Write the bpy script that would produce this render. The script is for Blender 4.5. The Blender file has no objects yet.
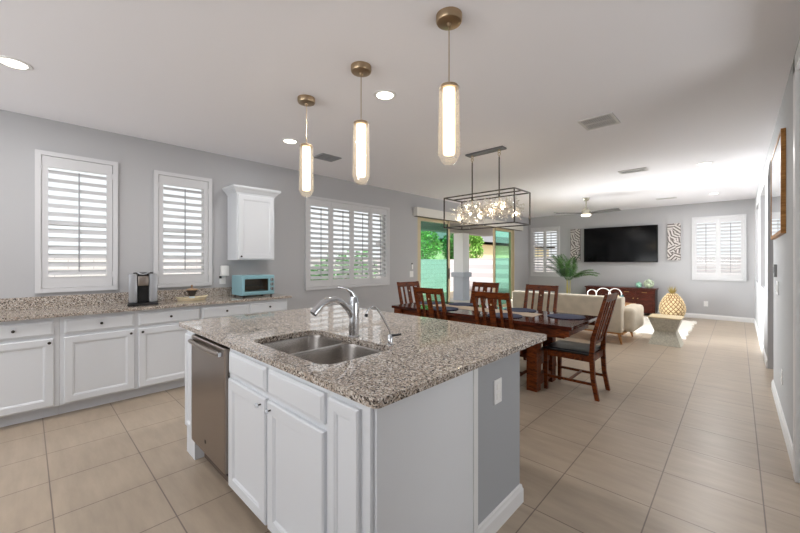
import bpy, bmesh, math, random
from mathutils import Vector, Matrix
random.seed(7)
C = bpy.context.scene.collection
PI = math.pi

# ------------------------------------------------------------------ camera
cam = bpy.data.cameras.new('camera'); camo = bpy.data.objects.new('camera', cam); C.objects.link(camo)
cam.lens = 16.0; cam.sensor_width = 36.0; cam.shift_y = -5.5/800; cam.clip_start = .05; cam.clip_end = 300
camo.location = (0, 0, 1.37); camo.rotation_euler = (PI/2, 0, math.radians(43.546))
bpy.context.scene.camera = camo
# ------------------------------------------------------------------ world, sun, daylight, added fill, exposure
w = bpy.data.worlds.new('sky'); bpy.context.scene.world = w; w.use_nodes = True
bg = w.node_tree.nodes['Background']; bg.inputs[0].default_value = (.95, .975, 1, 1); bg.inputs[1].default_value = .95
sun = bpy.data.lights.new('sun', 'SUN'); sun.energy = 4.5; sun.angle = .02; sun.color = (1, .96, .9)
so = bpy.data.objects.new('sun', sun); C.objects.link(so)
so.rotation_euler = Vector((-.45, .55, -.72)).to_track_quat('-Z', 'Y').to_euler()
def area(name, loc, rot, sx, sy, power, col=(1, 1, 1), shape='RECTANGLE', spread=PI):
    l = bpy.data.lights.new(name, 'AREA'); l.shape = shape; l.size = sx; l.size_y = sy; l.energy = power; l.color = col; l.spread = spread
    o = bpy.data.objects.new(name, l); C.objects.link(o); o.location = loc; o.rotation_euler = rot
    return o
area('rear_ceiling_fill', (-2.2, -3.5, 1.4), (PI/2+1.35, 0, 0), 4.4, 1.6, 105, (.95, .985, 1))       # unseen fill added behind the camera, tilted up to brighten the ceiling
area('daylight_slider', (-4.98, 7.9, .95), (PI/2-.06, 0, -PI/2), 1.95, 1.6, 128, (.95, .985, 1), 'RECTANGLE', 1.45)         # daylight through the sliding door
area('hall_fill', (2.3, 8.5, 1.6), (PI/2, 0, PI/2), 2.5, 1.6, 50, (.98, .99, 1))  # fill added to lift the dark hall, no source known there
area('foyer_fill', (2.3, 2.3, 1.3), (PI/2+.35, 0, PI/2), 2.2, 2.0, 38, (.98, .99, 1))              # unseen fill added for the island end, shining through the cased opening              
vs = bpy.context.scene.view_settings
vs.view_transform = 'Standard'; vs.look = 'None'; vs.exposure = 0.36; vs.gamma = 1; vs.use_curve_mapping = False

# ------------------------------------------------------------------ materials
def lin(c):
    return tuple(((x/255)/12.92 if x/255 <= .04045 else ((x/255+.055)/1.055)**2.4) for x in c) + (1,)
def new_mat(name):
    m = bpy.data.materials.new(name); m.use_nodes = True
    nt = m.node_tree; return m, nt, nt.nodes['Principled BSDF']
def simple(name, col, rough=.5, metal=0, spec=.5, emit=None, es=0, bump=0, bscale=200, var=0, vscale=3):
    m, nt, b = new_mat(name)
    b.inputs['Base Color'].default_value = lin(col); b.inputs['Roughness'].default_value = rough
    b.inputs['Metallic'].default_value = metal; b.inputs['Specular IOR Level'].default_value = spec
    if emit: b.inputs['Emission Color'].default_value = lin(emit); b.inputs['Emission Strength'].default_value = es
    if bump or var:
        tc = nt.nodes.new('ShaderNodeTexCoord')
    if bump:
        n = nt.nodes.new('ShaderNodeTexNoise'); n.inputs['Scale'].default_value = bscale
        nt.links.new(tc.outputs['Object'], n.inputs['Vector'])
        bp = nt.nodes.new('ShaderNodeBump'); bp.inputs['Strength'].default_value = bump; bp.inputs['Distance'].default_value = .003
        nt.links.new(n.outputs['Fac'], bp.inputs['Height']); nt.links.new(bp.outputs['Normal'], b.inputs['Normal'])
    if var:
        n2 = nt.nodes.new('ShaderNodeTexNoise'); n2.inputs['Scale'].default_value = vscale; n2.inputs['Detail'].default_value = 6
        nt.links.new(tc.outputs['Object'], n2.inputs['Vector'])
        r = nt.nodes.new('ShaderNodeValToRGB')
        a = lin([min(255, x*(1-var)) for x in col]); c2 = lin([min(255, x*(1+var)) for x in col])
        r.color_ramp.elements[0].color = a; r.color_ramp.elements[0].position = .3
        r.color_ramp.elements[1].color = c2; r.color_ramp.elements[1].position = .7
        nt.links.new(n2.outputs['Fac'], r.inputs['Fac']); nt.links.new(r.outputs['Color'], b.inputs['Base Color'])
    return m
def wood(name, dark, light, rough=.3, scale=(3, 3, 30)):
    m, nt, b = new_mat(name)
    tc = nt.nodes.new('ShaderNodeTexCoord'); mp = nt.nodes.new('ShaderNodeMapping')
    mp.inputs['Scale'].default_value = scale
    n = nt.nodes.new('ShaderNodeTexNoise'); n.inputs['Scale'].default_value = 2.0; n.inputs['Detail'].default_value = 8; n.inputs['Distortion'].default_value = 1.2
    r = nt.nodes.new('ShaderNodeValToRGB'); r.color_ramp.elements[0].color = lin(dark); r.color_ramp.elements[1].color = lin(light)
    r.color_ramp.elements[0].position = .3; r.color_ramp.elements[1].position = .7
    nt.links.new(tc.outputs['Object'], mp.inputs['Vector']); nt.links.new(mp.outputs['Vector'], n.inputs['Vector'])
    nt.links.new(n.outputs['Fac'], r.inputs['Fac']); nt.links.new(r.outputs['Color'], b.inputs['Base Color'])
    b.inputs['Roughness'].default_value = rough; b.inputs['Specular IOR Level'].default_value = .22
    return m
def granite():
    m, nt, b = new_mat('granite'); L = nt.links.new; N = nt.nodes.new
    tc = N('ShaderNodeTexCoord')
    n = N('ShaderNodeTexNoise'); n.inputs['Scale'].default_value = 40; n.inputs['Detail'].default_value = 3
    mx = N('ShaderNodeMix'); mx.data_type = 'VECTOR'; mx.inputs['Factor'].default_value = .025
    L(tc.outputs['Object'], n.inputs['Vector']); L(tc.outputs['Object'], mx.inputs[4]); L(n.outputs['Color'], mx.inputs[5])
    v = N('ShaderNodeTexVoronoi'); v.inputs['Scale'].default_value = 165
    L(mx.outputs[1], v.inputs['Vector'])
    sp = N('ShaderNodeSeparateColor'); L(v.outputs['Color'], sp.inputs[0])
    r = N('ShaderNodeValToRGB'); r.color_ramp.interpolation = 'CONSTANT'
    e = r.color_ramp.elements; e[0].position = 0; e[0].color = lin((66, 59, 56))
    e[1].position = .13; e[1].color = lin((130, 118, 108))
    for p, c in ((.30, (168, 156, 146)), (.52, (196, 186, 174)), (.74, (224, 218, 210)), (.90, (188, 172, 156))):
        k = e.new(p); k.color = lin(c)
    L(sp.outputs[0], r.inputs['Fac'])
    v2 = N('ShaderNodeTexNoise'); v2.inputs['Scale'].default_value = 140; v2.inputs['Detail'].default_value = 4
    L(tc.outputs['Object'], v2.inputs['Vector'])
    r2 = N('ShaderNodeValToRGB'); r2.color_ramp.elements[0].position = .36; r2.color_ramp.elements[1].position = .46
    r2.color_ramp.elements[0].color = (.25, .22, .2, 1); r2.color_ramp.elements[1].color = (1, 1, 1, 1)
    L(v2.outputs['Fac'], r2.inputs['Fac'])
    mm = N('ShaderNodeMix'); mm.data_type = 'RGBA'; mm.blend_type = 'MULTIPLY'; mm.inputs[0].default_value = .8
    L(r.outputs['Color'], mm.inputs[6]); L(r2.outputs['Color'], mm.inputs[7])
    L(mm.outputs[2], b.inputs['Base Color'])
    b.inputs['Roughness'].default_value = .045; b.inputs['Specular IOR Level'].default_value = .6
    return m
def tile_floor():
    m, nt, b = new_mat('floor_tile'); L = nt.links.new; N = nt.nodes.new
    tc = N('ShaderNodeTexCoord'); mp = N('ShaderNodeMapping'); mp.inputs['Location'].default_value = (-.1045+.4575*20, -.1005+.4585*20, 0)
    br = N('ShaderNodeTexBrick'); br.offset = 0; br.squash = 1; br.inputs['Scale'].default_value = 1
    br.inputs['Brick Width'].default_value = .4575; br.inputs['Row Height'].default_value = .4585
    br.inputs['Mortar Size'].default_value = .0034; br.inputs['Mortar Smooth'].default_value = .1; br.inputs['Bias'].default_value = 0
    br.inputs['Color1'].default_value = lin((177, 161, 142)); br.inputs['Color2'].default_value = lin((172, 156, 138)); br.inputs['Mortar'].default_value = lin((122, 108, 98))
    L(tc.outputs['Object'], mp.inputs['Vector']); L(mp.outputs['Vector'], br.inputs['Vector'])
    mp2 = N('ShaderNodeMapping'); mp2.inputs['Scale'].default_value = (1.2, 6, 1)
    n = N('ShaderNodeTexNoise'); n.inputs['Scale'].default_value = 2.5; n.inputs['Detail'].default_value = 7; n.inputs['Roughness'].default_value = .6
    L(tc.outputs['Object'], mp2.inputs['Vector']); L(mp2.outputs['Vector'], n.inputs['Vector'])
    r = N('ShaderNodeValToRGB'); r.color_ramp.elements[0].position = .3; r.color_ramp.elements[1].position = .7
    r.color_ramp.elements[0].color = (.86, .86, .86, 1); r.color_ramp.elements[1].color = (1.05, 1.05, 1.05, 1)
    L(n.outputs['Fac'], r.inputs['Fac'])
    mm = N('ShaderNodeMix'); mm.data_type = 'RGBA'; mm.blend_type = 'MULTIPLY'; mm.inputs[0].default_value = 1
    L(br.outputs['Color'], mm.inputs[6]); L(r.outputs['Color'], mm.inputs[7]); L(mm.outputs[2], b.inputs['Base Color'])
    b.inputs['Roughness'].default_value = .33; b.inputs['Specular IOR Level'].default_value = .4
    bp = N('ShaderNodeBump'); bp.inputs['Strength'].default_value = .25; bp.inputs['Distance'].default_value = .002; bp.invert = True
    L(br.outputs['Fac'], bp.inputs['Height']); L(bp.outputs['Normal'], b.inputs['Normal'])
    return m
def glassy(name, tint, gloss=.1, rough=.02, trans=1.0):
    """thin sheet of glass: tinted see-through plus a mirror reflection that grows at grazing angles"""
    m = bpy.data.materials.new(name); m.use_nodes = True; nt = m.node_tree; nt.nodes.clear(); N = nt.nodes.new; L = nt.links.new
    o = N('ShaderNodeOutputMaterial'); t = N('ShaderNodeBsdfTransparent'); t.inputs[0].default_value = tint
    g = N('ShaderNodeBsdfGlossy'); g.inputs['Roughness'].default_value = rough
    f = N('ShaderNodeFresnel'); f.inputs[0].default_value = 1.45
    ma = N('ShaderNodeMath'); ma.operation = 'ADD'; ma.inputs[1].default_value = gloss; ma.use_clamp = True
    ge = N('ShaderNodeNewGeometry'); iv = N('ShaderNodeMath'); iv.operation = 'SUBTRACT'; iv.inputs[0].default_value = 1; L(ge.outputs['Backfacing'], iv.inputs[1]); mf = N('ShaderNodeMath'); mf.operation = 'MULTIPLY'; L(iv.outputs[0], mf.inputs[1])
    mx = N('ShaderNodeMixShader'); L(f.outputs[0], ma.inputs[0]); L(ma.outputs[0], mf.inputs[0]); L(mf.outputs[0], mx.inputs[0]); L(t.outputs[0], mx.inputs[1]); L(g.outputs[0], mx.inputs[2]); L(mx.outputs[0], o.inputs[0])
    return m
def milky(name, tint, body, a=.45, rough=.2):
    """ribbed or faceted glass: see-through, scattering and glinting in turn"""
    m = bpy.data.materials.new(name); m.use_nodes = True; nt = m.node_tree; nt.nodes.clear(); N = nt.nodes.new; L = nt.links.new
    o = N('ShaderNodeOutputMaterial'); t = N('ShaderNodeBsdfTransparent'); t.inputs[0].default_value = tint
    tl = N('ShaderNodeBsdfTranslucent'); tl.inputs[0].default_value = lin(body); df = N('ShaderNodeBsdfDiffuse'); df.inputs[0].default_value = lin(body)
    g = N('ShaderNodeBsdfGlossy'); g.inputs['Roughness'].default_value = rough
    m1 = N('ShaderNodeMixShader'); m1.inputs[0].default_value = .5; L(tl.outputs[0], m1.inputs[1]); L(df.outputs[0], m1.inputs[2])
    m2 = N('ShaderNodeMixShader'); m2.inputs[0].default_value = .25; L(m1.outputs[0], m2.inputs[1]); L(g.outputs[0], m2.inputs[2])
    m3 = N('ShaderNodeMixShader'); m3.inputs[0].default_value = a; L(t.outputs[0], m3.inputs[1]); L(m2.outputs[0], m3.inputs[2]); L(m3.outputs[0], o.inputs[0])
    return m
def pattern_panel():
    m, nt, b = new_mat('leaf_art'); N = nt.nodes.new; L = nt.links.new
    tc = N('ShaderNodeTexCoord')
    v = N('ShaderNodeTexVoronoi'); v.inputs['Scale'].default_value = 7; v.feature = 'F1'
    L(tc.outputs['Object'], v.inputs['Vector'])
    mp = N('ShaderNodeVectorMath'); mp.operation = 'SUBTRACT'; L(tc.outputs['Object'], mp.inputs[0]); L(v.outputs['Position'], mp.inputs[1])
    dt = N('ShaderNodeVectorMath'); dt.operation = 'DOT_PRODUCT'; L(mp.outputs[0], dt.inputs[0])
    sb = N('ShaderNodeVectorMath'); sb.operation = 'MULTIPLY_ADD'; sb.inputs[1].default_value = (2, 0, 2); sb.inputs[2].default_value = (-1, 0, -1); L(v.outputs['Color'], sb.inputs[0])
    nz = N('ShaderNodeVectorMath'); nz.operation = 'NORMALIZE'; L(sb.outputs[0], nz.inputs[0]); L(nz.outputs[0], dt.inputs[1])
    si = N('ShaderNodeMath'); si.operation = 'MULTIPLY'; si.inputs[1].default_value = 100; L(dt.outputs['Value'], si.inputs[0])
    sn = N('ShaderNodeMath'); sn.operation = 'SINE'; L(si.outputs[0], sn.inputs[0])
    r = N('ShaderNodeValToRGB'); r.color_ramp.elements[0].position = .3; r.color_ramp.elements[1].position = .55
    r.color_ramp.elements[0].color = lin((100, 92, 88)); r.color_ramp.elements[1].color = lin((208, 202, 198))
    a = N('ShaderNodeMath'); a.operation = 'MULTIPLY_ADD'; a.inputs[1].default_value = .5; a.inputs[2].default_value = .5; L(sn.outputs[0], a.inputs[0])
    L(a.outputs[0], r.inputs['Fac']); L(r.outputs['Color'], b.inputs['Base Color']); b.inputs['Roughness'].default_value = .6
    return m
def block_mat():
    m, nt, b = new_mat('block_masonry'); N = nt.nodes.new; L = nt.links.new
    tc = N('ShaderNodeTexCoord'); mp = N('ShaderNodeMapping'); mp.inputs['Rotation'].default_value = (PI/2, 0, PI/2)
    sx = N('ShaderNodeSeparateXYZ'); cx = N('ShaderNodeCombineXYZ'); L(tc.outputs['Object'], sx.inputs[0])
    L(sx.outputs[1], cx.inputs[0]); L(sx.outputs[2], cx.inputs[1])
    br = N('ShaderNodeTexBrick'); br.inputs['Scale'].default_value = 1; br.inputs['Brick Width'].default_value = .4; br.inputs['Row Height'].default_value = .2; br.inputs['Mortar Size'].default_value = .008
    br.inputs['Color1'].default_value = lin((226, 220, 222)); br.inputs['Color2'].default_value = lin((220, 215, 218)); br.inputs['Mortar'].default_value = lin((196, 190, 194))
    L(cx.outputs[0], br.inputs['Vector']); L(br.outputs['Color'], b.inputs['Base Color']); b.inputs['Roughness'].default_value = .9
    return m
M = dict(
    wall=simple('wall_paint', (184, 184, 186), .8, bump=.05), ceil=simple('ceiling_paint', (245, 244, 248), .9, bump=.05),
    trim=simple('white_trim', (226, 226, 226), .45), cab=simple('cabinet_paint', (222, 225, 229), .4), pony=simple('grey_paint', (164, 167, 171), .7),
    shut=simple('shutter_white', (208, 208, 210), .4), rod=simple('tilt_rod', (150, 152, 156), .4),
    granite=granite(), floor=tile_floor(), steel=simple('stainless', (160, 150, 142), .32, 1), sink=simple('sink_steel', (166, 161, 156), .27, 1),
    chrome=simple('chrome', (215, 218, 222), .13, 1), nickel=simple('brushed_nickel', (190, 172, 142), .3, 1), dark=simple('black_plastic', (24, 24, 26), .35),
    knob=simple('dark_knob', (64, 58, 54), .3, .8), crystal=glassy('crystal_knob', (.9, .92, .95, 1), .2),
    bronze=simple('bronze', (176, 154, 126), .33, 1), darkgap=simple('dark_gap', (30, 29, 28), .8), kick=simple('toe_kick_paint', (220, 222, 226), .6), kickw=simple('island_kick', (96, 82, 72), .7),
    wood=wood('cherry_wood', (50, 21, 6), (130, 62, 22), .42, (6, 6, 30)), woodt=wood('table_wood', (36, 14, 9), (82, 34, 20), .12, (2, 14, 14)), woodh=wood('cherry_rail', (50, 21, 6), (130, 62, 22), .42, (3, 14, 14)),
    leather=simple('black_leather', (26, 26, 28), .3, bump=.1, bscale=60), mat=simple('navy_weave', (62, 68, 92), .8, bump=.4, bscale=250), runner=simple('table_runner_cloth', (198, 180, 160), .85, bump=.3, bscale=250),
    pearl=simple('pearl_inlay', (214, 196, 160), .3), sofa=simple('beige_upholstery', (200, 189, 171), .9, bump=.3, bscale=300, var=.04, vscale=8), oak=wood('light_oak', (150, 104, 62), (190, 142, 92), .4),
    black=simple('screen_black', (5, 5, 6), .1, 0, .2), bezel=simple('screen_bezel', (14, 14, 15), .4), art=pattern_panel(), artside=simple('art_side', (92, 82, 76), .7),
    consolewood=wood('console_wood', (52, 22, 16), (98, 48, 36), .35, (3, 14, 14)), consoledark=simple('console_side', (48, 34, 30), .5), brass=simple('brass', (190, 160, 100), .3, 1),
    frond=simple('palm_green', (70, 106, 54), .5, var=.35, vscale=5), frondd=simple('palm_green_dark', (46, 78, 48), .5, var=.3, vscale=5), cane=simple('palm_cane', (178, 168, 98), .6), pot=simple('white_pot', (222, 222, 220), .5), soil=simple('soil', (52, 40, 32), .95),
    pine=simple('pineapple_shell', (232, 208, 164), .7, var=.1, vscale=14), pinegroove=simple('pineapple_weave', (140, 94, 52), .8), pineleaf=simple('pineapple_crown', (168, 148, 82), .6),
    rug=simple('white_shag', (232, 226, 216), .95, bump=1, bscale=120), stoolm=simple('stone_weave', (186, 182, 168), .85, bump=.5, bscale=160, var=.08, vscale=45), stoolt=simple('stool_top', (206, 188, 152), .7),
    white=simple('white_ceramic', (238, 238, 236), .3), gglass=simple('green_glass', (140, 186, 164), .08, 0, .8, var=.35, vscale=18), gglass2=simple('mottled_green_glass', (158, 176, 146), .08, 0, .8, var=.5, vscale=16),
    teal=simple('teal_enamel', (142, 184, 194), .35), glassd=glassy('oven_glass', (.72, .70, .66, 1), .02), cavity=simple('oven_cavity', (150, 132, 110), .5, .2), silver=simple('silver_plastic', (176, 178, 182), .3, .6),
    tray=simple('pale_wood_tray', (230, 216, 184), .5, var=.05, vscale=30), potb=simple('dark_pot', (48, 42, 40), .15), potl=simple('blue_white_glaze', (196, 206, 214), .3), lidw=simple('lid_wood', (168, 136, 104), .5),
    plate=simple('outlet_plate', (236, 236, 236), .4), thermo=simple('thermostat_grey', (150, 152, 152), .5),
    vent=simple('vent_metal', (216, 215, 214), .5), ventd=simple('vent_dark', (120, 122, 124), .6), ventg=simple('vent_grey', (158, 160, 164), .6),
    diff=simple('lamp_diffuser', (255, 240, 215), .5, 0, .5, (255, 232, 200), 2.2), canem=simple('can_lens', (255, 250, 240), .5, 0, .5, (255, 244, 228), 4), bulb=simple('bulb', (255, 240, 215), .5, 0, .5, (255, 232, 198), 100),
    pglass=milky('ribbed_glass', (.98, .96, .93, 1), (238, 233, 222), .28, .12), cglass=glassy('window_glass', (.97, .98, .98, 1), 0), tglass=glassy('green_tinted_glass', (.76, .93, .87, 1), .0),
    crys=milky('crystal_petals', (.98, .96, .94, 1), (255, 252, 247), .9, .08), frame=simple('dark_bronze_metal', (66, 60, 56), .35, .7), canopy=simple('canopy_chrome', (112, 114, 118), .5, .2),
    fanb=simple('fan_blade', (86, 86, 84), .5), fanl=simple('fan_light', (250, 246, 236), .4, 0, .5, (255, 246, 230), .9), fanm=simple('fan_metal', (186, 182, 166), .3, .8),
    sliderf=simple('slider_frame', (202, 186, 152), .45), sliderd=simple('slider_edge', (92, 84, 70), .5), valance=simple('valance_white', (224, 221, 214), .6),
    block=block_mat(), patio=simple('patio_concrete', (196, 190, 182), .9), stucco=simple('white_stucco', (240, 240, 244), .9, bump=.2, bscale=60), ledge=simple('column_cap_grey', (186, 190, 202), .9), psoff=simple('patio_soffit', (168, 164, 160), .9), ground=simple('yard_gravel', (188, 174, 154), .95, var=.12, vscale=6),
    housew=simple('neighbour_stucco', (242, 230, 190), .9), houser=simple('neighbour_roof', (128, 128, 132), .9), housef=simple('neighbour_fascia', (164, 136, 104), .8),
    leafa=simple('tree_leaf', (142, 186, 96), .6, var=.35, vscale=9), leafb=simple('tree_leaf_dark', (84, 140, 76), .6, var=.35, vscale=9), bark=simple('bark', (112, 92, 74), .9),
    mirror=simple('mirror_glass', (235, 238, 240), .03, 1), mframe=wood('mirror_frame_wood', (138, 92, 44), (188, 138, 78), .4, (3, 3, 22)), tealc=simple('teal_cloth', (30, 132, 146), .85), creamc=simple('cream_cloth', (228, 208, 160), .9), whitec=simple('white_cloth', (230, 232, 232), .9), badge=simple('badge', (70, 66, 62), .3, .9),
)

# ------------------------------------------------------------------ mesh helpers
class MB:
    def __init__(s): s.bm = bmesh.new()
    def _faces(s, rings, close=True, cap0=True, cap1=True):
        R = [[s.bm.verts.new(p) for p in r] for r in rings]; n = len(R[0])
        for a, b in zip(R, R[1:]):
            for i in range(n if close else n-1):
                j = (i+1) % n
                try: s.bm.faces.new((a[i], a[j], b[j], b[i]))
                except ValueError: pass
        if cap0: s.bm.faces.new(R[0][::-1])
        if cap1: s.bm.faces.new(R[-1])
        return s
    def rings(s, rings, cap0=True, cap1=True, close=True): return s._faces(rings, close, cap0, cap1)
    def box(s, x0, x1, y0, y1, z0, z1, bev=0, seg=2):
        t = bmesh.new()
        bmesh.ops.create_cube(t, size=1)
        bmesh.ops.scale(t, vec=(abs(x1-x0), abs(y1-y0), abs(z1-z0)), verts=t.verts)
        bmesh.ops.translate(t, vec=((x0+x1)/2, (y0+y1)/2, (z0+z1)/2), verts=t.verts)
        if bev: bmesh.ops.bevel(t, geom=t.edges[:], offset=bev, segments=seg, affect='EDGES', profile=.6)
        return s.merge(t)
    def obox(s, c, size, rot, bev=0):
        t = bmesh.new(); bmesh.ops.create_cube(t, size=1)
        bmesh.ops.scale(t, vec=size, verts=t.verts)
        if bev: bmesh.ops.bevel(t, geom=t.edges[:], offset=bev, segments=2, affect='EDGES', profile=.6)
        bmesh.ops.transform(t, matrix=Matrix.Translation(c) @ rot.to_4x4(), verts=t.verts)
        return s.merge(t)
    def merge(s, t):
        me = bpy.data.meshes.new('tmp'); t.to_mesh(me); t.free(); s.bm.from_mesh(me); bpy.data.meshes.remove(me); return s
    def tube(s, pts, r, n=10, cap=True, flat=None):
        pts = [Vector(p) for p in pts]; rs = r if isinstance(r, (list, tuple)) else [r]*len(pts)
        rings = []; up = Vector((0, 0, 1)); prev = None
        for i, p in enumerate(pts):
            d = (pts[min(i+1, len(pts)-1)] - pts[max(i-1, 0)]).normalized()
            if prev is None:
                a = up if abs(d.dot(up)) < .9 else Vector((1, 0, 0)); u = d.cross(a).normalized()
            else: u = (prev - d*prev.dot(d)).normalized()
            v = d.cross(u); prev = u
            rings.append([p + u*math.cos(2*PI*k/n)*rs[i] + v*math.sin(2*PI*k/n)*rs[i] for k in range(n)])
        return s._faces(rings, True, cap, cap)
    def lathe(s, prof, c=(0, 0, 0), n=24):
        rings = [[(c[0]+r*math.cos(2*PI*k/n), c[1]+r*math.sin(2*PI*k/n), c[2]+z) for k in range(n)] for r, z in prof]
        return s._faces(rings)
    def prism(s, poly, fn, a, b):
        return s._faces([[fn(u, v, a) for u, v in poly], [fn(u, v, b) for u, v in poly]])
    def beam(s, p0, p1, wx, wy, up=(0, 0, 1)):
        """square bar between two points"""
        p0, p1 = Vector(p0), Vector(p1); d = (p1-p0).normalized(); up = Vector(up)
        if abs(d.dot(up)) > .95: up = Vector((0, 1, 0))
        u = d.cross(up).normalized(); v = u.cross(d)
        q = lambda p: [p+u*wx/2+v*wy/2, p-u*wx/2+v*wy/2, p-u*wx/2-v*wy/2, p+u*wx/2-v*wy/2]
        return s._faces([q(p0), q(p1)])
    def build(s, name, mat, parent=None, smooth=0, loc=None):
        bmesh.ops.recalc_face_normals(s.bm, faces=s.bm.faces[:])
        if smooth:
            for f in s.bm.faces: f.smooth = True
            for e in s.bm.edges:
                if len(e.link_faces) == 2 and e.calc_face_angle(0) > math.radians(smooth): e.smooth = False
        me = bpy.data.meshes.new(name); s.bm.to_mesh(me); s.bm.free()
        o = bpy.data.objects.new(name, me); C.objects.link(o); me.materials.append(M[mat] if isinstance(mat, str) else mat)
        if parent: o.parent = parent
        if loc: o.location = loc
        return o
def thing(name, label=None, cat=None, loc=(0, 0, 0), rz=0, group=None, kind=None):
    o = bpy.data.objects.new(name, None); C.objects.link(o); o.location = loc; o.rotation_euler = (0, 0, rz); o.empty_display_size = .1
    return tag(o, label, cat, group, kind)
def tag(o, label=None, cat=None, group=None, kind=None):
    if label: o['label'] = label
    if cat: o['category'] = cat
    if group: o['group'] = group
    if kind: o['kind'] = kind
    return o
def dup(root, loc, rz=0, label=None, group=None):
    r = root.copy(); C.objects.link(r); r.location = loc; r.rotation_euler = (0, 0, rz)
    if label: r['label'] = label
    if group: r['group'] = group
    for ch in list(root.children):
        c = ch.copy(); C.objects.link(c); c.parent = r
        for g in list(ch.children):
            d = g.copy(); C.objects.link(d); d.parent = c
    return r
def rrect(x0, x1, y0, y1, r, n=6):
    out = []
    for cx, cy, a0 in ((x1-r, y1-r, 0), (x0+r, y1-r, PI/2), (x0+r, y0+r, PI), (x1-r, y0+r, 1.5*PI)):
        for k in range(n+1):
            a = a0 + PI/2*k/n; out.append((cx+r*math.cos(a), cy+r*math.sin(a)))
    return out
def slab_hole(outer, inners, z0, z1):
    """horizontal slab with holes"""
    m = MB(); bm = m.bm
    def loops(z):
        L = []
        for poly in [outer]+inners: L.append([bm.verts.new((x, y, z)) for x, y in poly])
        ed = []
        for l in L:
            for i in range(len(l)): ed.append(bm.edges.new((l[i], l[(i+1) % len(l)])))
        bmesh.ops.triangle_fill(bm, use_beauty=True, edges=ed)
        return L
    A = loops(z0); B = loops(z1)
    for a, b in zip(A, B):
        for i in range(len(a)):
            j = (i+1) % len(a); bm.faces.new((a[i], a[j], b[j], b[i]))
    return m
def wall_grid(fn, u0, u1, v0, v1, holes, t0, t1):
    """wall in the u,v plane with rectangular holes, thickness t0..t1"""
    m = MB(); us = sorted({u0, u1, *[h[0] for h in holes], *[h[1] for h in holes]}); vs_ = sorted({v0, v1, *[h[2] for h in holes], *[h[3] for h in holes]})
    us = [u for u in us if u0 <= u <= u1]; vs_ = [v for v in vs_ if v0 <= v <= v1]
    solid = lambda i, j: 0 <= i < len(us)-1 and 0 <= j < len(vs_)-1 and not any(h[0] <= (us[i]+us[i+1])/2 <= h[1] and h[2] <= (vs_[j]+vs_[j+1])/2 <= h[3] for h in holes)
    cache = {}
    def V(i, j, t):
        k = (i, j, t)
        if k not in cache: cache[k] = m.bm.verts.new(fn(us[i], vs_[j], t))
        return cache[k]
    for i in range(len(us)-1):
        for j in range(len(vs_)-1):
            if not solid(i, j): continue
            m.bm.faces.new((V(i, j, t0), V(i+1, j, t0), V(i+1, j+1, t0), V(i, j+1, t0)))
            m.bm.faces.new((V(i, j, t1), V(i, j+1, t1), V(i+1, j+1, t1), V(i+1, j, t1)))
            for di, dj, a, b in ((-1, 0, (i, j), (i, j+1)), (1, 0, (i+1, j), (i+1, j+1)), (0, -1, (i, j), (i+1, j)), (0, 1, (i, j+1), (i+1, j+1))):
                if not solid(i+di, j+dj): m.bm.faces.new((V(*a, t0), V(*b, t0), V(*b, t1), V(*a, t1)))
    return m
def panel(m, P, u0, u1, v0, v1, t=.02, fr=.055, depth=.009, bev=.014):
    """recessed-panel door: outer slab with an ogee step down to a flat centre panel; P maps (u,v,n) to xyz"""
    def ring(i, n): return [P(u0+i, v0+i, n), P(u1-i, v0+i, n), P(u1-i, v1-i, n), P(u0+i, v1-i, n)]
    return m.rings([ring(0, 0), ring(0, t-.006), ring(.006, t), ring(fr, t), ring(fr+.003, t-.003), ring(fr+.008, t-.003), ring(fr+bev, t-depth)])
def drawer_front(m, P, u0, u1, v0, v1, t=.02):
    def ring(i, n): return [P(u0+i, v0+i, n), P(u1-i, v0+i, n), P(u1-i, v1-i, n), P(u0+i, v1-i, n)]
    return m.rings([ring(0, 0), ring(0, t-.009), ring(.006, t-.005), ring(.010, t-.005), ring(.016, t), ring(.03, t)])

XL, XR, YB, YF, H = -4.87, .275, 11.1, -3.6, 2.75      # left wall, right wall, TV wall, wall behind the camera, ceiling
HX = 2.4                                               # far wall of the hall
# ------------------------------------------------------------------ setting
tag(MB().box(XL-.15, HX, YF-.15, YB+.15, -.1, 0).build('floor', 'floor'), kind='structure')
tag(MB().box(XL-.3, HX+.15, YF-2.2, YB+.15, H, H+.3).build('ceiling', 'ceil'), kind='structure')  # runs on past the rear wall as an unseen eave added against the sun
W1 = (.085, .655, 1.09, 2.405); W2 = (1.037, 1.60, 1.09, 2.385); W4 = (3.01, 4.775, .945, 2.36); SL = (5.66, 10.12, 0, 2.36)
tag(wall_grid(lambda u, v, t: (t, u, v), YF-.15, YB+.15, 0, H, [W1, W2, W4, SL], XL, XL-.15).build('wall_left', 'wall'), kind='structure')
WBL = (-4.755, -3.92, .92, 2.395); WBR = (-.775, .108, .945, 2.39)
tag(wall_grid(lambda u, v, t: (u, t, v), XL, HX+.15, 0, H, [WBL, WBR], YB, YB+.15).build('wall_back', 'wall'), kind='structure')
tag(wall_grid(lambda u, v, t: (u, t, v), XL, HX+.15, 0, H, [(-4.4, 0, .1, 2.6)], YF, YF-.15).build('wall_front', 'wall'), kind='structure')  # its big opening is unseen, added to let sky light in
m = wall_grid(lambda u, v, t: (t, u, v), YF, YB, 0, H, [(5.50, 6.52, 0, 2.56), (7.12, 8.55, .95, 2.47), (9.20, 10.60, .95, 2.47), (1.2, 3.28, 0, 2.56)], XR, XR+.12)  # last hole: unseen wide opening added for the foyer fill
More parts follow.
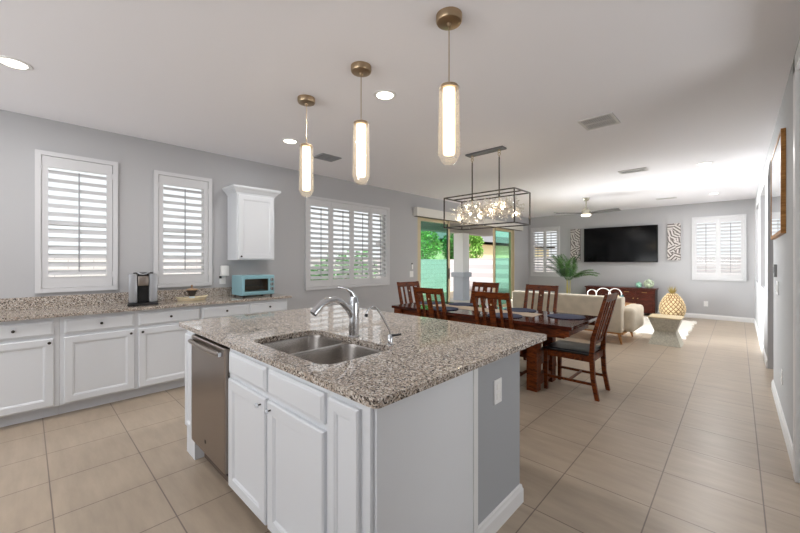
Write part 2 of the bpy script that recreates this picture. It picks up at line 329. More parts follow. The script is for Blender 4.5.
for k in range(10):                                    # arched head of the passage
    a0, a1 = PI*k/10, PI*(k+1)/10; y = lambda a: 6.01-.51*math.cos(a); z = lambda a: 2.40+.155*math.sin(a)
    m.rings([[(XR, y(a0), z(a0)), (XR, y(a1), z(a1)), (XR, y(a1), 2.56), (XR, y(a0), 2.56)], [(XR+.12, y(a0), z(a0)), (XR+.12, y(a1), z(a1)), (XR+.12, y(a1), 2.56), (XR+.12, y(a0), 2.56)]])
tag(m.build('wall_right', 'wall'), kind='structure')
tag(MB().box(HX, HX+.15, YF, YB, 0, H).build('wall_hall', 'wall'), kind='structure')
tag(MB().box(XR+.12, HX, 6.64, 6.76, 0, H).build('wall_passage', 'wall'), kind='structure')
def baseb(name, runs):
    m = MB()
    for (a, b) in runs:
        a, b = Vector(a).to_3d(), Vector(b).to_3d(); d = (b-a).normalized(); n = Vector((-d.y, d.x, 0))
        prof = [(0, 0), (.016, 0), (.016, .075), (.011, .085), (.009, .10), (0, .105)]
        m.rings([[p + n*u + Vector((0, 0, v)) for u, v in prof] for p in (a, b)])
    return tag(m.build(name, 'trim'), kind='structure')
baseb('baseboard_left', [((XL, 5.64), (XL, 2.42)), ((XL, YB-.016), (XL, 10.14))])
baseb('baseboard_back', [((XR-.016, YB), (XL+.016, YB))])
baseb('baseboard_right', [((XR, 3.41), (XR, 5.5)), ((XR, 6.52), (XR, YB)), ((XR+.12, 6.64), (1.6, 6.64))])
# casing of the door beside the camera
m = MB().box(XR-.02, XR, 3.28, 3.375, 0, 2.64, .004).box(XR-.02, XR, 1.10, 3.375, 2.545, 2.64, .004).box(XR-.02, XR, 1.10, 1.20, 0, 2.545, .004).box(XR, XR+.12, 3.265, 3.28, 0, 2.545)
tag(m.build('trim_1', 'trim'), kind='structure')

# ---- windows with plantation shutters
def window(n, P, u0, u1, v0, v1, npan, fr=.042, thick=.15, grid=None):
    """P(u,v,n): n is metres into the room; u0..v1 is the outside of the shutter frame on the wall"""
    root = thing('window_%d' % n, kind='structure')
    def bx(m, a, b, c, d, n0, n1):
        return m.rings([[P(a, c, n0), P(b, c, n0), P(b, d, n0), P(a, d, n0)], [P(a, c, n1), P(b, c, n1), P(b, d, n1), P(a, d, n1)]])
    m = MB(); q = .03
    for (a, b, c, d) in ((u0, u0+fr, v0, v1), (u1-fr, u1, v0, v1), (u0+fr, u1-fr, v0, v0+fr), (u0+fr, u1-fr, v1-fr, v1)):
        bx(m, a, b, c, d, .001, .032)
    for (a, b, c, d) in ((u0+q, u0+fr, v0+q, v1-q), (u1-fr, u1-q, v0+q, v1-q), (u0+fr, u1-fr, v0+q, v0+fr), (u0+fr, u1-fr, v1-fr, v1-q)):
        bx(m, a, b, c, d, -.06, .001)
    m.build('shutter_frame', 'shut', root)
    m = MB(); s = .045
    for (a, b, c, d) in ((u0+q, u0+q+s, v0+q, v1-q), (u1-q-s, u1-q, v0+q, v1-q), (u0+q, u1-q, v0+q, v0+q+s), (u0+q, u1-q, v1-q-s, v1-q), (u0+q, u1-q, (v0+v1)/2-.02, (v0+v1)/2+.02)):
        bx(m, a, b, c, d, -.13, -.09)
    m.build('window_frame', 'trim', root)
    m = MB(); bx(m, u0+q+s-.01, u1-q-s+.01, v0+q+s-.01, v1-q-s+.01, -.112, -.108); m.build('pane', 'cglass', root)
    a0, b0 = u0+fr+.003, u1-fr-.003; wp = (b0-a0)/npan; st = .042 if npan > 1 else .045; rl = .105
    for k in range(npan):
        a, b = a0+k*wp+.0015, a0+(k+1)*wp-.0015; c, d = v0+fr+.003, v1-fr-.003
        m = MB()
        bx(m, a, a+st, c, d, -.005, .024); bx(m, b-st, b, c, d, -.005, .024); bx(m, a+st, b-st, c, c+rl, -.005, .024); bx(m, a+st, b-st, d-rl, d, -.005, .024)
        pn = m.build('shutter_panel', 'shut', root)
        m = MB(); lo, hi = c+rl, d-rl; N = max(3, round((hi-lo)/.081)); pt = (hi-lo)/N; th = math.radians(33)
        for i in range(N):
            z = lo+pt*(i+.5); cs, sn = math.cos(th)*.0435, math.sin(th)*.0435; e = .0055
            prof = [(cs, -sn), (cs*.4, -sn*.4+e), (-cs*.4, sn*.4+e), (-cs, sn), (-cs*.4, sn*.4-e), (cs*.4, -sn*.4-e)]
            m.rings([[P(uu, z+pv, .008+pn_) for pn_, pv in prof] for uu in (a+st+.001, b-st-.001)])
        m.build('louvers', 'shut', pn)
        m = MB(); mid = (a+b)/2; bx(m, mid-.005, mid+.005, lo+.05, hi-.03, .047, .056); m.build('tilt_rod', 'rod', pn)
        m = MB()
        for z in (c+.12, d-.12):
            if k == 0: bx(m, a-.006, a+.006, z-.03, z+.03, .024, .029)
            if k == npan-1: bx(m, b-.006, b+.006, z-.03, z+.03, .024, .029)
        if len(m.bm.faces): m.build('hinge', 'shut', pn)
        else: m.bm.free()
PL = lambda u, v, n: (XL+n, u, v)
PB = lambda u, v, n: (u, YB-n, v)
window(1, PL, .058, .682, 1.063, 2.433, 1)
window(2, PL, 1.010, 1.628, 1.062, 2.412, 1)
window(3, PL, 2.980, 4.805, .915, 2.39, 4)
window(4, PB, -4.786, -3.89, .89, 2.425, 2)
window(5, PB, -.806, .138, .915, 2.42, 2)

# ---- patio slider: 2 closed outer leaves, the inner leaves parked behind them
d2 = thing('door_1', kind='structure')
m = MB()
m.box(XL-.14, XL-.002, SL[0]-.02, SL[0]+.045, 0, SL[3]).box(XL-.14, XL-.002, SL[1]-.045, SL[1]+.02, 0, SL[3]).box(XL-.14, XL-.002, SL[0], SL[1], SL[3]-.05, SL[3]).box(XL-.14, XL-.002, SL[0], SL[1], 0, .03)
m.build('slider_frame', 'sliderf', d2)
def leaf(y0, y1, x, name, dark):
    l = MB(); t = .035
    l.box(x-t/2, x+t/2, y0, y0+.07, .03, SL[3]-.05).box(x-t/2, x+t/2, y1-.07, y1, .03, SL[3]-.05).box(x-t/2, x+t/2, y0+.07, y1-.07, .03, .12).box(x-t/2, x+t/2, y0+.07, y1-.07, SL[3]-.13, SL[3]-.05)
    o = l.build(name, 'sliderf', d2)
    MB().box(x-.004, x+.004, y0+.065, y1-.065, .115, SL[3]-.125).build('pane', 'tglass', o)
    yy = y1 if dark > 0 else y0
    MB().box(x-t/2-.004, x+t/2+.004, yy-.083 if dark > 0 else yy+.07, yy-.07 if dark > 0 else yy+.083, .03, SL[3]-.05).build('interlock', 'sliderd', o)
    return o
leaf(5.71, 6.935, XL-.105, 'door_leaf', 1); lf = leaf(5.73, 6.86, XL-.05, 'door_leaf', 1)
MB().box(XL-.028, XL-.012, 6.80, 6.835, .95, 1.2, .004).build('handle', 'sliderd', lf)
leaf(9.04, 10.07, XL-.105, 'door_leaf', -1); leaf(8.94, 10.05, XL-.05, 'door_leaf', -1)
v = thing('blind_valance', 'long off-white box valance above the patio sliding door', 'valance', (XL+.002, 8.0, 2.30))
MB().box(0, .11, -2.48, 2.48, 0, .18, .004).build('headbox', 'valance', v)
MB().box(.02, .09, -2.47, 2.47, -.012, .0).build('bottom_rail', 'sliderd', v)

# ------------------------------------------------------------------ outside
tag(MB().box(-60, XL-.16, -30, 70, -.2, -.08).build('yard_ground', 'ground'), kind='structure')
tag(MB().box(-60, 30, YB+.2, 70, -.22, -.09).build('yard_ground_back', 'ground'), kind='structure')
tag(MB().box(-7.7, XL-.16, 3.5, 12.6, -.08, -.02).build('patio_slab', 'patio'), kind='structure')
m = MB().box(-7.9, XL-.31, 7.4, 12.8, 2.62, 2.78).box(-7.45, -7.05, 7.4, 12.8, 2.36, 2.62)
tag(m.build('patio_roof', 'psoff'), kind='structure')
m = MB().box(-7.39, -7.0, 10.575, 10.965, .95, 2.36); c = m.build('patio_column', 'stucco'); tag(c, kind='structure')
MB().box(-7.46, -6.93, 10.50, 11.04, .80, .97, .02).build('column_cap', 'ledge', c)
MB().box(-7.40, -6.99, 10.565, 10.975, -.02, .80).build('column_base', 'ledge', c)
tag(MB().box(-10.2, -10, -8, 45, -.08, 1.45).build('garden_wall', 'block'), kind='structure')
tag(MB().box(-10, 9, 14.8, 15.0, -.08, 1.5).build('garden_wall_back', 'block'), kind='structure')
h = thing('neighbour_house', 'pale yellow house with grey tile roof beyond the garden wall', 'house', (-22, 36, -.08))
MB().box(-4, 3, -11, 14, 0, 3.1).build('wall', 'housew', h)
MB().box(3.55, 3.6, -11.6, 14.6, 3.05, 3.38).build('fascia', 'housef', h)
MB().rings([[(-4.6, -11.6, 3.1), (3.6, -11.6, 3.1), (3.6, -11.6, 3.4), (-.5, -11.6, 4.6), (-4.6, -11.6, 3.4)], [(-4.6, 14.6, 3.1), (3.6, 14.6, 3.1), (3.6, 14.6, 3.4), (-.5, 14.6, 4.6), (-4.6, 14.6, 3.4)]]).build('roof', 'houser', h)
def tree(name, label, x, y, blobs, mat, n, ls, trunk=True, grp='garden trees beyond the patio', cat='tree'):
    t = thing(name, label, cat, (x, y, -.08), 0, grp)
    m = MB(); rnd = random.Random(int(abs(x*131+y*17)))
    for k in range(n):
        bx_, by_, bz_, r = rnd.choice(blobs)
        d = Vector((rnd.gauss(0, 1), rnd.gauss(0, 1), rnd.gauss(0, 1))).normalized()*r*(rnd.random()**.35)
        c = Vector((bx_, by_, bz_))+d
        a = Vector((rnd.gauss(0, 1), rnd.gauss(0, 1), rnd.gauss(0, .6))).normalized(); b = a.cross(Vector((rnd.random(), rnd.random(), 1))).normalized()
        l = ls*(.7+.6*rnd.random()); q = l*.45
        vv = [m.bm.verts.new(p) for p in (c-a*l/2, c+b*q/2, c+a*l/2+Vector((0, 0, -l*.15)), c-b*q/2)]
        m.bm.faces.new(vv)
    m.build('foliage', mat, t)
    if trunk:
        zz = max(b[2] for b in blobs); m = MB().tube([(0, 0, 0), (.05, .02, zz*.4), (0, 0, zz*.8)], [.09, .07, .03], 8)
        for b in blobs: m.tube([(0.03, .01, zz*.4), (b[0]*.6, b[1]*.6, b[2]*.85), b[:3]], [.05, .035, .01], 6)
        m.build('trunk', 'bark', t)
tree('tree', 'bright green leafy tree seen through the closed left slider pane', -12.2, 14.6, [(0, 0, 2.2, 1.0), (.2, -.8, 2.0, .8), (-.2, .7, 2.3, .8), (0, .1, 3.0, .8)], 'leafa', 2600, .2)
tree('tree', 'dark green tree seen at the edge of the open sliding door', -12.0, 17.15, [(0, 0, 2.0, .7), (0, .2, 2.6, .7), (.1, -.2, 2.4, .7), (0, .1, 1.6, .6)], 'leafb', 2400, .2)
tree('tree', 'bright green tree just right of the white patio column', -11.4, 18.55, [(0, 0, 2.0, .5), (0, .1, 2.6, .45), (0, -.1, 2.9, .4)], 'leafa', 1700, .18)
tree('garden_shrub', 'green shrub outside below the window behind the coffee maker', -8.6, 1.2, [(0, 0, .6, .55), (0, .9, .55, .5), (0, -.9, .6, .5)], 'leafa', 1400, .14, True, 'garden shrubs', 'shrub')
tree('garden_shrub', 'dark green shrub outside the wide four panel window', -9.0, 6.6, [(0, 0, 1.0, .7), (0, .8, 1.2, .7), (0, -.6, .9, .5)], 'leafb', 1500, .16, True, 'garden shrubs', 'shrub')

# ------------------------------------------------------------------ kitchen base run along the left wall
FX = -4.31                                              # face-frame plane
PK = lambda u, v, n: (FX+n, u, v)
def knob_at(o, x, y, z, d=(1, 0, 0)):
    d = Vector(d); p = Vector((x, y, z))
    return MB().tube([p, p+d*.010, p+d*.012, p+d*.022, p+d*.026], [.005, .005, .011, .012, .007], 12).build('knob', 'knob', o, 40)
def base_unit(y0, y1, cols, label):
    """cols: list of (drawer y0,y1,knob_y,knob_z) ; door share the column; knob side"""
    t = thing('base_cabinet', label, 'cabinet', (0, 0, 0), 0, 'white base cabinets along the window wall')
    m = MB().box(XL+.004, FX, y0, y1, .105, .882).box(XL+.004, FX-.10, y0+.0, y1, 0, .105)
    m.build('body', 'cab', t)
    MB().box(FX-.10, FX-.088, y0, y1, 0, .105).build('toe_kick', 'kick', t)
    for (a, b, side) in cols:
        m = MB(); drawer_front(m, PK, a, b, .727, .851); dr = m.build('drawer', 'cab', t)
        knob_at(dr, FX+.02, (a+b)/2, .795)
        m = MB(); panel(m, PK, a, b, .118, .700); do = m.build('door', 'cab', t)
        if side: knob_at(do, FX+.02, b-.03 if side > 0 else a+.03, .667)
    return t
base_unit(-.90, -.352, [(-.885, -.37, 1)], 'white base cabinet at the near end of the run, mostly out of frame')
base_unit(-.35, .200, [(-.312, .168, 1)], 'white single door base cabinet left of the two door one under the first window')
base_unit(.202, 1.330, [(.231, .735, 1), (.768, 1.316, -1)], 'white two door base cabinet below the coffee maker')
base_unit(1.332, 2.375, [(1.345, 1.857, 1), (1.882, 2.362, -1)], 'white base cabinet below the turquoise toaster oven, ending the run')
ct = thing('granite_countertop', 'speckled granite countertop with low backsplash along the window wall', 'countertop')
MB().box(XL+.002, -4.255, -.92, 2.412, .884, .914, .003).build('slab', 'granite', ct)
MB().box(XL+.002, XL+.022, -.92, 2.412, .914, 1.028, .002).build('backsplash', 'granite', ct)
# wall cabinet
wc = thing('wall_cabinet', 'white single door wall cabinet with crown moulding above the toaster oven', 'cabinet', (XL+.003, 2.076, 1.383))
MB().box(0, .30, -.25, .25, 0, .86).build('body', 'cab', wc)
m = MB(); panel(m, lambda u, v, n: (.30+n, u, v), -.238, .238, .012, .83); do = m.build('door', 'cab', wc)
knob_at(do, .32, -.205, .045)
prof = [(0, .842), (.008, .842), (.010, .856), (.018, .862), (.042, .893), (.052, .898), (.060, .910), (.064, .914), (.064, .937)]
m = MB(); m.rings([[(0, -.25-p, z), (.30+p, -.25-p, z), (.30+p, .25+p, z), (0, .25+p, z)] for p, z in prof]); m.build('crown_moulding', 'cab', wc)

# ------------------------------------------------------------------ island
IY = .80
PI_ = lambda u, v, n: (u, IY-n, v)
ec = thing('island_end_panel', 'narrow white cabinet end left of the dishwasher', 'cabinet')
m = MB().box(-2.88, -2.708, IY, 1.418, .0, .882); m.build('body', 'cab', ec)
m = MB(); panel(m, PI_, -2.868, -2.716, .20, .855, .018, .03); m.build('panel', 'cab', ec)
dw = thing('dishwasher', 'stainless steel dishwasher with bar handle set in the island', 'dishwasher', (-2.405, IY, 0))
MB().box(-.298, .298, .02, .56, .10, .875).build('tub', 'darkgap', dw)
m = MB().rings([[(-.293, .02, .155), (.293, .02, .155), (.293, .02, .868), (-.293, .02, .868)], [(-.293, -.018, .155), (.293, -.018, .155), (.293, -.018, .868), (-.293, -.018, .868)], [(-.288, -.024, .16), (.288, -.024, .16), (.288, -.024, .863), (-.288, -.024, .863)]]); do = m.build('door', 'steel', dw)
MB().tube([(-.262, -.040, .835), (-.1, -.052, .835), (.1, -.052, .835), (.262, -.040, .835)], .014, 12).build('handle', 'steel', do, 40)
for x in (-.255, .255): MB().box(x-.01, x+.01, -.05, -.02, .822, .848, .003).build('handle_bracket', 'chrome', do)
MB().lathe([(0, 0), (.013, 0), (.013, .003), (0, .004)]).build('badge', 'badge', do, 40).matrix_basis = Matrix.Translation((-.02, -.023, .235)) @ Matrix.Rotation(PI/2, 4, 'X')
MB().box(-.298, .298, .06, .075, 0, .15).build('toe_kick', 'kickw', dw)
MB().box(.294, .306, -.004, .02, .69, .715).build('latch', 'dark', dw)
sb = thing('sink_base_cabinet', 'white island sink cabinet with two panelled doors and crystal knobs', 'cabinet')
m = MB().box(-2.096, -2.08, IY+.02, 1.418, .10, .882).box(-1.146, -1.132, IY+.02, 1.418, .10, .882).box(-2.08, -1.146, 1.405, 1.418, .10, .882).box(-2.08, -1.146, IY+.02, 1.405, .10, .115)
m.merge(wall_grid(lambda u, v, t: (u, t, v), -2.096, -1.132, .10, .882, [(-2.05, -1.64, .74, .85), (-1.58, -1.17, .74, .85), (-2.05, -1.64, .16, .70), (-1.58, -1.17, .16, .70)], IY, IY+.02).bm)
m.build('body', 'cab', sb)
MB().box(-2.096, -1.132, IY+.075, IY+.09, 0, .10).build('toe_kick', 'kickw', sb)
for a, b, kx in ((-2.072, -1.628, -1.668), (-1.606, -1.150, -1.568)):
    m = MB(); drawer_front(m, PI_, a, b, .742, .862); m.build('false_drawer', 'cab', sb)
    m = MB(); panel(m, PI_, a, b, .112, .714); do = m.build('door', 'cab', sb)
    p = Vector((kx, IY-.02, .679)); k = MB().tube([p, p+Vector((0, -.012, 0))], .004, 8).build('knob_post', 'knob', do)
    MB().tube([p+Vector((0, -q, 0)) for q in (.012, .016, .024, .028)], [.006, .012, .012, .007], 10).build('knob', 'crystal', do)
nc = thing('narrow_cabinet', 'narrow white panelled cabinet at the near corner of the island', 'cabinet')
m = MB().box(-1.130, -.90, IY, 1.418, .10, .882).box(-1.130, -.90, 1.0, 1.418, 0, .10); m.build('body', 'cab', nc)
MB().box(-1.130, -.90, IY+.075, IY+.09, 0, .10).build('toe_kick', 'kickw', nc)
m = MB(); panel(m, PI_, -1.118, -.944, .112, .858, .02, .04); m.build('door', 'cab', nc)
m = MB().box(-.899, -.885, 1.418-.6, 1.42, 0, .882, .002); m.build('side_panel', 'cab', nc)
MB().box(-.899, -.88, 1.42, 1.456, 0, .882, .002).build('stile', 'trim', nc)
pw = thing('island_knee_wall', 'grey painted knee wall closing the seating side of the island', 'knee wall')
MB().box(-2.88, -.90, 1.458, 1.935, 0, .882).build('body', 'pony', pw)
prof = [(0, 0), (.016, 0), (.016, .075), (.011, .085), (.009, .10), (0, .105)]
m = MB().rings([[(-.90+u, 1.458, v) for u, v in prof], [(-.90+u, 1.935+u, v) for u, v in prof], [(-2.88-u, 1.935+u, v) for u, v in prof], [(-2.88-u, 1.458, v) for u, v in prof]]); m.build('skirting', 'trim', pw)
ol = thing('wall_outlet', 'white wall outlet on the grey end of the island', 'outlet', (-.90, 1.675, .70))
MB().box(0, .006, -.038, .038, -.062, .062, .002).build('plate', 'plate', ol)
MB().box(.006, .009, -.017, .017, .008, .04, .003).box(.006, .009, -.017, .017, -.04, -.008, .003).build('socket', 'white', ol)
hole = rrect(-2.04, -1.295, .888, 1.335, .075)
io = slab_hole(rrect(-3.04, -.855, .785, 2.235, .025, 4), [hole], .884, .914).build('island_countertop', 'granite')
tag(io, 'large speckled granite island countertop with sink cutout', 'countertop')
sk = thing('sink', 'stainless steel double bowl sink set under the island granite', 'sink')
b1, b2 = rrect(-2.03, -1.70, .898, 1.325, .07), rrect(-1.672, -1.305, .898, 1.325, .07)
slab_hole(rrect(-2.06, -1.275, .868, 1.355, .08), [b1, b2], .878, .8835).build('flange', 'sink', sk)
for (x0, x1) in ((-2.03, -1.70), (-1.672, -1.305)):
    f = lambda i, z, r: [(x, y, z) for x, y in rrect(x0+i, x1-i, .898+i, 1.325-i, r)]
    m = MB().rings([f(0, .8835, .07), f(.004, .87, .07), f(.012, .72, .065), f(.03, .692, .05), f(.06, .685, .04)], False, True)
    o = m.build('bowl', 'sink', sk, 50)
    MB().lathe([(0, 0), (.04, 0), (.042, .004), (.03, .006), (0, .003)], ((x0+x1)/2, 1.14, .686), 20).build('drain', 'chrome', o, 40)
fa = thing('kitchen_faucet', 'tall chrome single lever faucet arching over the island sink', 'faucet', (-1.69, 1.372, .914))
m = MB().lathe([(0, 0), (.036, 0), (.036, .004), (.031, .008), (.031, .14), (.032, .18), (.029, .215), (.022, .24), (0, .247)], n=20); m.build('body', 'chrome', fa, 40)
pts = [(0, -.005, .10), (0, -.04, .165), (0, -.085, .21), (0, -.14, .233), (0, -.19, .23), (0, -.23, .213), (0, -.265, .185), (0, -.285, .165)]
m = MB().tube(pts, [.018, .019, .0195, .0195, .02, .022, .023, .022], 14); m.build('spout', 'chrome', fa, 40)
m = MB().tube([(0, 0, .235), (0, -.02, .27), (0, -.06, .293), (0, -.11, .303), (0, -.125, .303)], [.02, .013, .009, .008, .004], 10); m.build('lever', 'chrome', fa, 40)
fr = thing('filtered_water_tap', 'slim brushed filtered water tap beside the kitchen faucet', 'faucet', (-1.372, 1.366, .914))
MB().lathe([(0, 0), (.02, 0), (.02, .004), (.014, .008), (.014, .05), (.008, .058), (0, .058)], n=16).build('base', 'chrome', fr, 40)
MB().tube([(0, 0, .05), (0, -.005, .08), (0, -.06, .16), (0, -.095, .205), (0, -.12, .222), (0, -.145, .218), (0, -.165, .20), (0, -.172, .182)], .005, 10).build('spout', 'chrome', fr, 40)
MB().tube([(0, -.17, .186), (0, -.175, .172)], .0085, 10).build('tip', 'dark', fr, 40)
MB().tube([(0, 0, .05), (.03, .02, .055), (.05, .035, .06)], [.008, .006, .006], 8).build('lever', 'dark', fr, 40)

# ------------------------------------------------------------------ things on the window-side counter
cm = thing('coffee_maker', 'silver and black single serve coffee maker on the granite counter', 'coffee maker', (-4.555, .855, .915), -.19)
MB().box(-.13, .16, -.13, .13, 0, .022, .008).build('drip_tray', 'dark', cm)
m = MB().box(-.13, .10, -.122, -.048, .022, .325, .02).box(-.13, .10, .048, .122, .022, .325, .02); m.build('housing', 'silver', cm, 40)
MB().box(-.13, .03, -.047, .047, .022, .32, .004).build('column', 'dark', cm)
MB().box(.031, .12, -.046, .046, .20, .30, .012).build('brew_head', 'steel', cm, 40)
MB().box(-.11, .09, -.085, .085, .325, .335, .004).build('top_plate', 'dark', cm)
MB().tube([(.06, -.05, .337), (.11, -.045, .338), (.125, -.03, .325), (.13, 0, .318), (.125, .03, .325), (.11, .045, .338), (.06, .05, .337)], .007, 8).build('handle', 'silver', cm, 40)
tr = thing('serving_tray', 'pale wooden boat shaped tray on the counter below the second window', 'tray', (-4.585, 1.325, .915))
def boat(sx, sy, z, up): return [(sx*math.cos(a), sy*math.sin(a), z+up*abs(math.sin(a))**3) for a in [2*PI*k/28 for k in range(28)]]
MB().rings([boat(.075, .14, 0, 0), boat(.10, .17, .035, .018), boat(.092, .16, .035, .018), boat(.068, .13, .012, 0)]).build('tray_shell', 'tray', tr, 50)
pt_ = thing('lidded_pot', 'small dark pot with wooden knobbed lid standing on the pale tray', 'pot', (-4.585, 1.325, .928))
MB().lathe([(0, 0), (.036, 0), (.034, .012), (.028, .03), (.03, .036)]).build('foot', 'potl', pt_, 40)
MB().lathe([(.028, .032), (.04, .06), (.052, .09), (.054, .105), (.046, .108), (0, .106)]).build('body', 'potb', pt_, 40)
MB().lathe([(0, .105), (.06, .107), (.058, .115), (.03, .124), (.01, .128), (.008, .145), (.013, .152), (.008, .165), (0, .167)]).build('lid', 'lidw', pt_, 40)
MB().tube([(0, -.045, .095), (0, -.075, .085), (0, -.07, .05), (0, -.035, .045)], .006, 8).build('handle', 'potb', pt_, 40)
to = thing('toaster_oven', 'turquoise toaster oven with glass door at the end of the counter', 'toaster oven', (-4.46, 2.053, .914))
TW = .212
m = MB().rings([[(-.30, a, b) for a, b in ((-TW, .024), (TW, .024), (TW, .272), (-TW, .272))], [(.01, a, b) for a, b in ((-TW, .024), (TW, .024), (TW, .272), (-TW, .272))], [(.018, a, b) for a, b in ((-TW+.008, .032), (TW-.008, .032), (TW-.008, .264), (-TW+.008, .264))], [(.018, a, b) for a, b in ((-.185, .07), (.125, .07), (.125, .238), (-.185, .238))], [(-.22, a, b) for a, b in ((-.185, .07), (.125, .07), (.125, .238), (-.185, .238))]])
m.build('casing', 'teal', to)
MB().box(-.219, -.21, -.184, .124, .071, .237).box(-.2, .0, -.184, -.18, .075, .232).box(-.2, 0, .12, .124, .08, .22).build('cavity', 'cavity', to)
m = MB()
for k in range(9): m.tube([(-.205, -.165+k*.035, .14), (-.01, -.165+k*.035, .14)], .0025, 6)
m.tube([(-.01, -.17, .14), (-.01, .12, .14)], .003, 6).tube([(-.2, -.17, .14), (-.2, .12, .14)], .003, 6).build('rack', 'chrome', to)
do = MB().merge(wall_grid(lambda u, v, t: (t, u, v), -.198, .138, .056, .252, [(-.184, .122, .072, .228)], .0185, .03).bm).build('door', 'teal', to)
MB().box(.022, .026, -.184, .122, .072, .228).build('pane', 'glassd', do)
MB().tube([(.03, -.16, .24), (.055, -.155, .242), (.055, .105, .242), (.03, .11, .24)], .007, 8).build('handle', 'teal', do, 40)
for z in (.215, .155, .095):
    k = MB().tube([(.018, .175, z), (.034, .175, z), (.038, .175, z)], [.021, .021, .017], 16).build('knob', 'thermo', to, 40)
    MB().box(.038, .042, .172, .178, z-.016, z+.016).build('pointer', 'dark', k)
for x in (-.27, -.01):
    for y in (-.18, .18): MB().lathe([(0, 0), (.012, 0), (.014, .024), (0, .024)], (x, y, 0), 10).build('foot', 'dark', to)
ol = thing('wall_outlet', 'white wall outlet under the plug in device beside the wall cabinet', 'outlet', (XL+.001, 1.765, 1.13))
MB().box(0, .006, -.038, .038, -.06, .06, .002).build('plate', 'plate', ol)
MB().box(.006, .009, -.017, .017, -.042, -.01, .003).build('socket', 'white', ol)
pd = thing('plug_in_device', 'white rounded plug in device on the outlet left of the wall cabinet', 'wifi plug', (XL+.009, 1.775, 1.165))
MB().box(0, .05, -.045, .055, .01, .145, .012).build('case', 'white', pd, 40)
MB().box(0.0, .02, -.055, -.03, -.02, .015, .004).build('plug', 'dark', pd)
ol = thing('switch_plate', 'white switch plate on the grey wall left of the patio slider', 'switch', (XL+.001, 5.465, 1.10))
MB().box(0, .006, -.055, .055, -.062, .062, .002).build('plate', 'plate', ol); MB().box(.006, .010, -.035, -.006, -.03, .03, .001).box(.006, .010, .006, .035, -.03, .03, .001).build('rocker', 'white', ol)
ol = thing('remote_holder', 'slim white and dark remote in a holder above the switch plate by the slider', 'remote', (XL+.001, 5.475, 1.20))
MB().box(0, .02, -.02, .02, 0, .10, .004).build('holder', 'white', ol); MB().box(.004, .016, -.016, .016, .1005, .125, .003).build('remote_tip', 'dark', ol)

# ------------------------------------------------------------------ pendants, cans, vents
def pendant():
    t = thing('pendant_light', 'x', 'pendant', (0, 0, 0), 0, 'pendant lights over the island')
    MB().lathe([(0, 0), (.073, 0), (.073, -.030), (.068, -.040), (.055, -.044), (.014, -.046), (.010, -.062), (0, -.062)], n=28).build('canopy', 'bronze', t, 40)
    MB().tube([(0, 0, -.06), (0, 0, -.392)], .0028, 6).build('cord', 'bronze', t)
    MB().lathe([(0, -.390), (.008, -.390), (.008, -.394), (.05, -.396), (.05, -.412), (0, -.412)], n=20).build('cap', 'bronze', t, 40)
    prof = [(.006, -.396)]
    for k in range(43):
        z = -.398-.39*k/42; prof.append((.052+.008*k/42+(.0045 if k % 2 else -.004)*(1+.4*math.sin(k*1.7)), z))
    prof += [(.047, -.812), (.032, -.832), (.02, -.834), (.0, -.834)]
    n = 24; m = MB()
    rings = [[(r*(1+.015*math.sin(5*2*PI*k/n+i*.5))*math.cos(2*PI*k/n), r*(1+.015*math.sin(5*2*PI*k/n+i*.5))*math.sin(2*PI*k/n), z) for k in range(n)] for i, (r, z) in enumerate(prof[1:-1])]
    m.rings(rings, False, True).build('glass_shade', 'pglass', t)
    MB().lathe([(0, -.413), (.034, -.413), (.034, -.768), (.028, -.783), (0, -.788)], n=24).build('diffuser', 'diff', t, 50)
    return t
p0 = pendant()
p0.location = (-2.655, 1.64, H); p0['label'] = 'glass cylinder pendant nearest the dishwasher end of the island, farthest from camera'
dup(p0, (-1.94, 1.64, H), 0, 'glass cylinder pendant in the middle, above the sink area')
dup(p0, (-1.178, 1.64, H), 0, 'largest looking glass cylinder pendant, at the corner end of the island')
def can(x, y, label, power=16):
    t = thing('recessed_light', label, 'ceiling light', (x, y, H), 0, 'recessed ceiling lights')
    MB().rings([[(r*math.cos(2*PI*k/28), r*math.sin(2*PI*k/28), z) for k in range(28)] for r, z in ((.094, 0), (.092, -.005), (.073, -.007), (.069, -.003))], True, False).build('trim_ring', 'white', t, 40)
    MB().lathe([(0, -.0035), (.069, -.0035), (.067, -.006), (0, -.006)], n=28).build('lens', 'canem', t)
    a = area('downlight', (x, y, H-.02), (0, 0, 0), .15, .15, power, (1, .98, .96), 'DISK')
for x, y, l in ((-3.66, -.06, 'round recessed ceiling light at the far left, cut by the frame edge'), (-2.127, 2.057, 'bright round recessed ceiling light between the middle and large pendants'), (-3.734, 2.093, 'small looking recessed ceiling light beside the farthest pendant canopy'), (-.339, 6.622, 'recessed ceiling light on the right above the walkway'), (-.356, 9.692, 'recessed ceiling light nearest the back wall shuttered window')):
    can(x, y, l, 22 if y > 5 else 6 if x < -3.7 else 13)
for x, y, l in ((-3.66, -2.2, 'left'), (-2.1, -2.2, 'middle'), (-.5, -2.2, 'right')):  # unseen lamps added to light the kitchen from behind
    can(x, y, l+' recessed ceiling light of the added, unseen row behind the camera', 3)
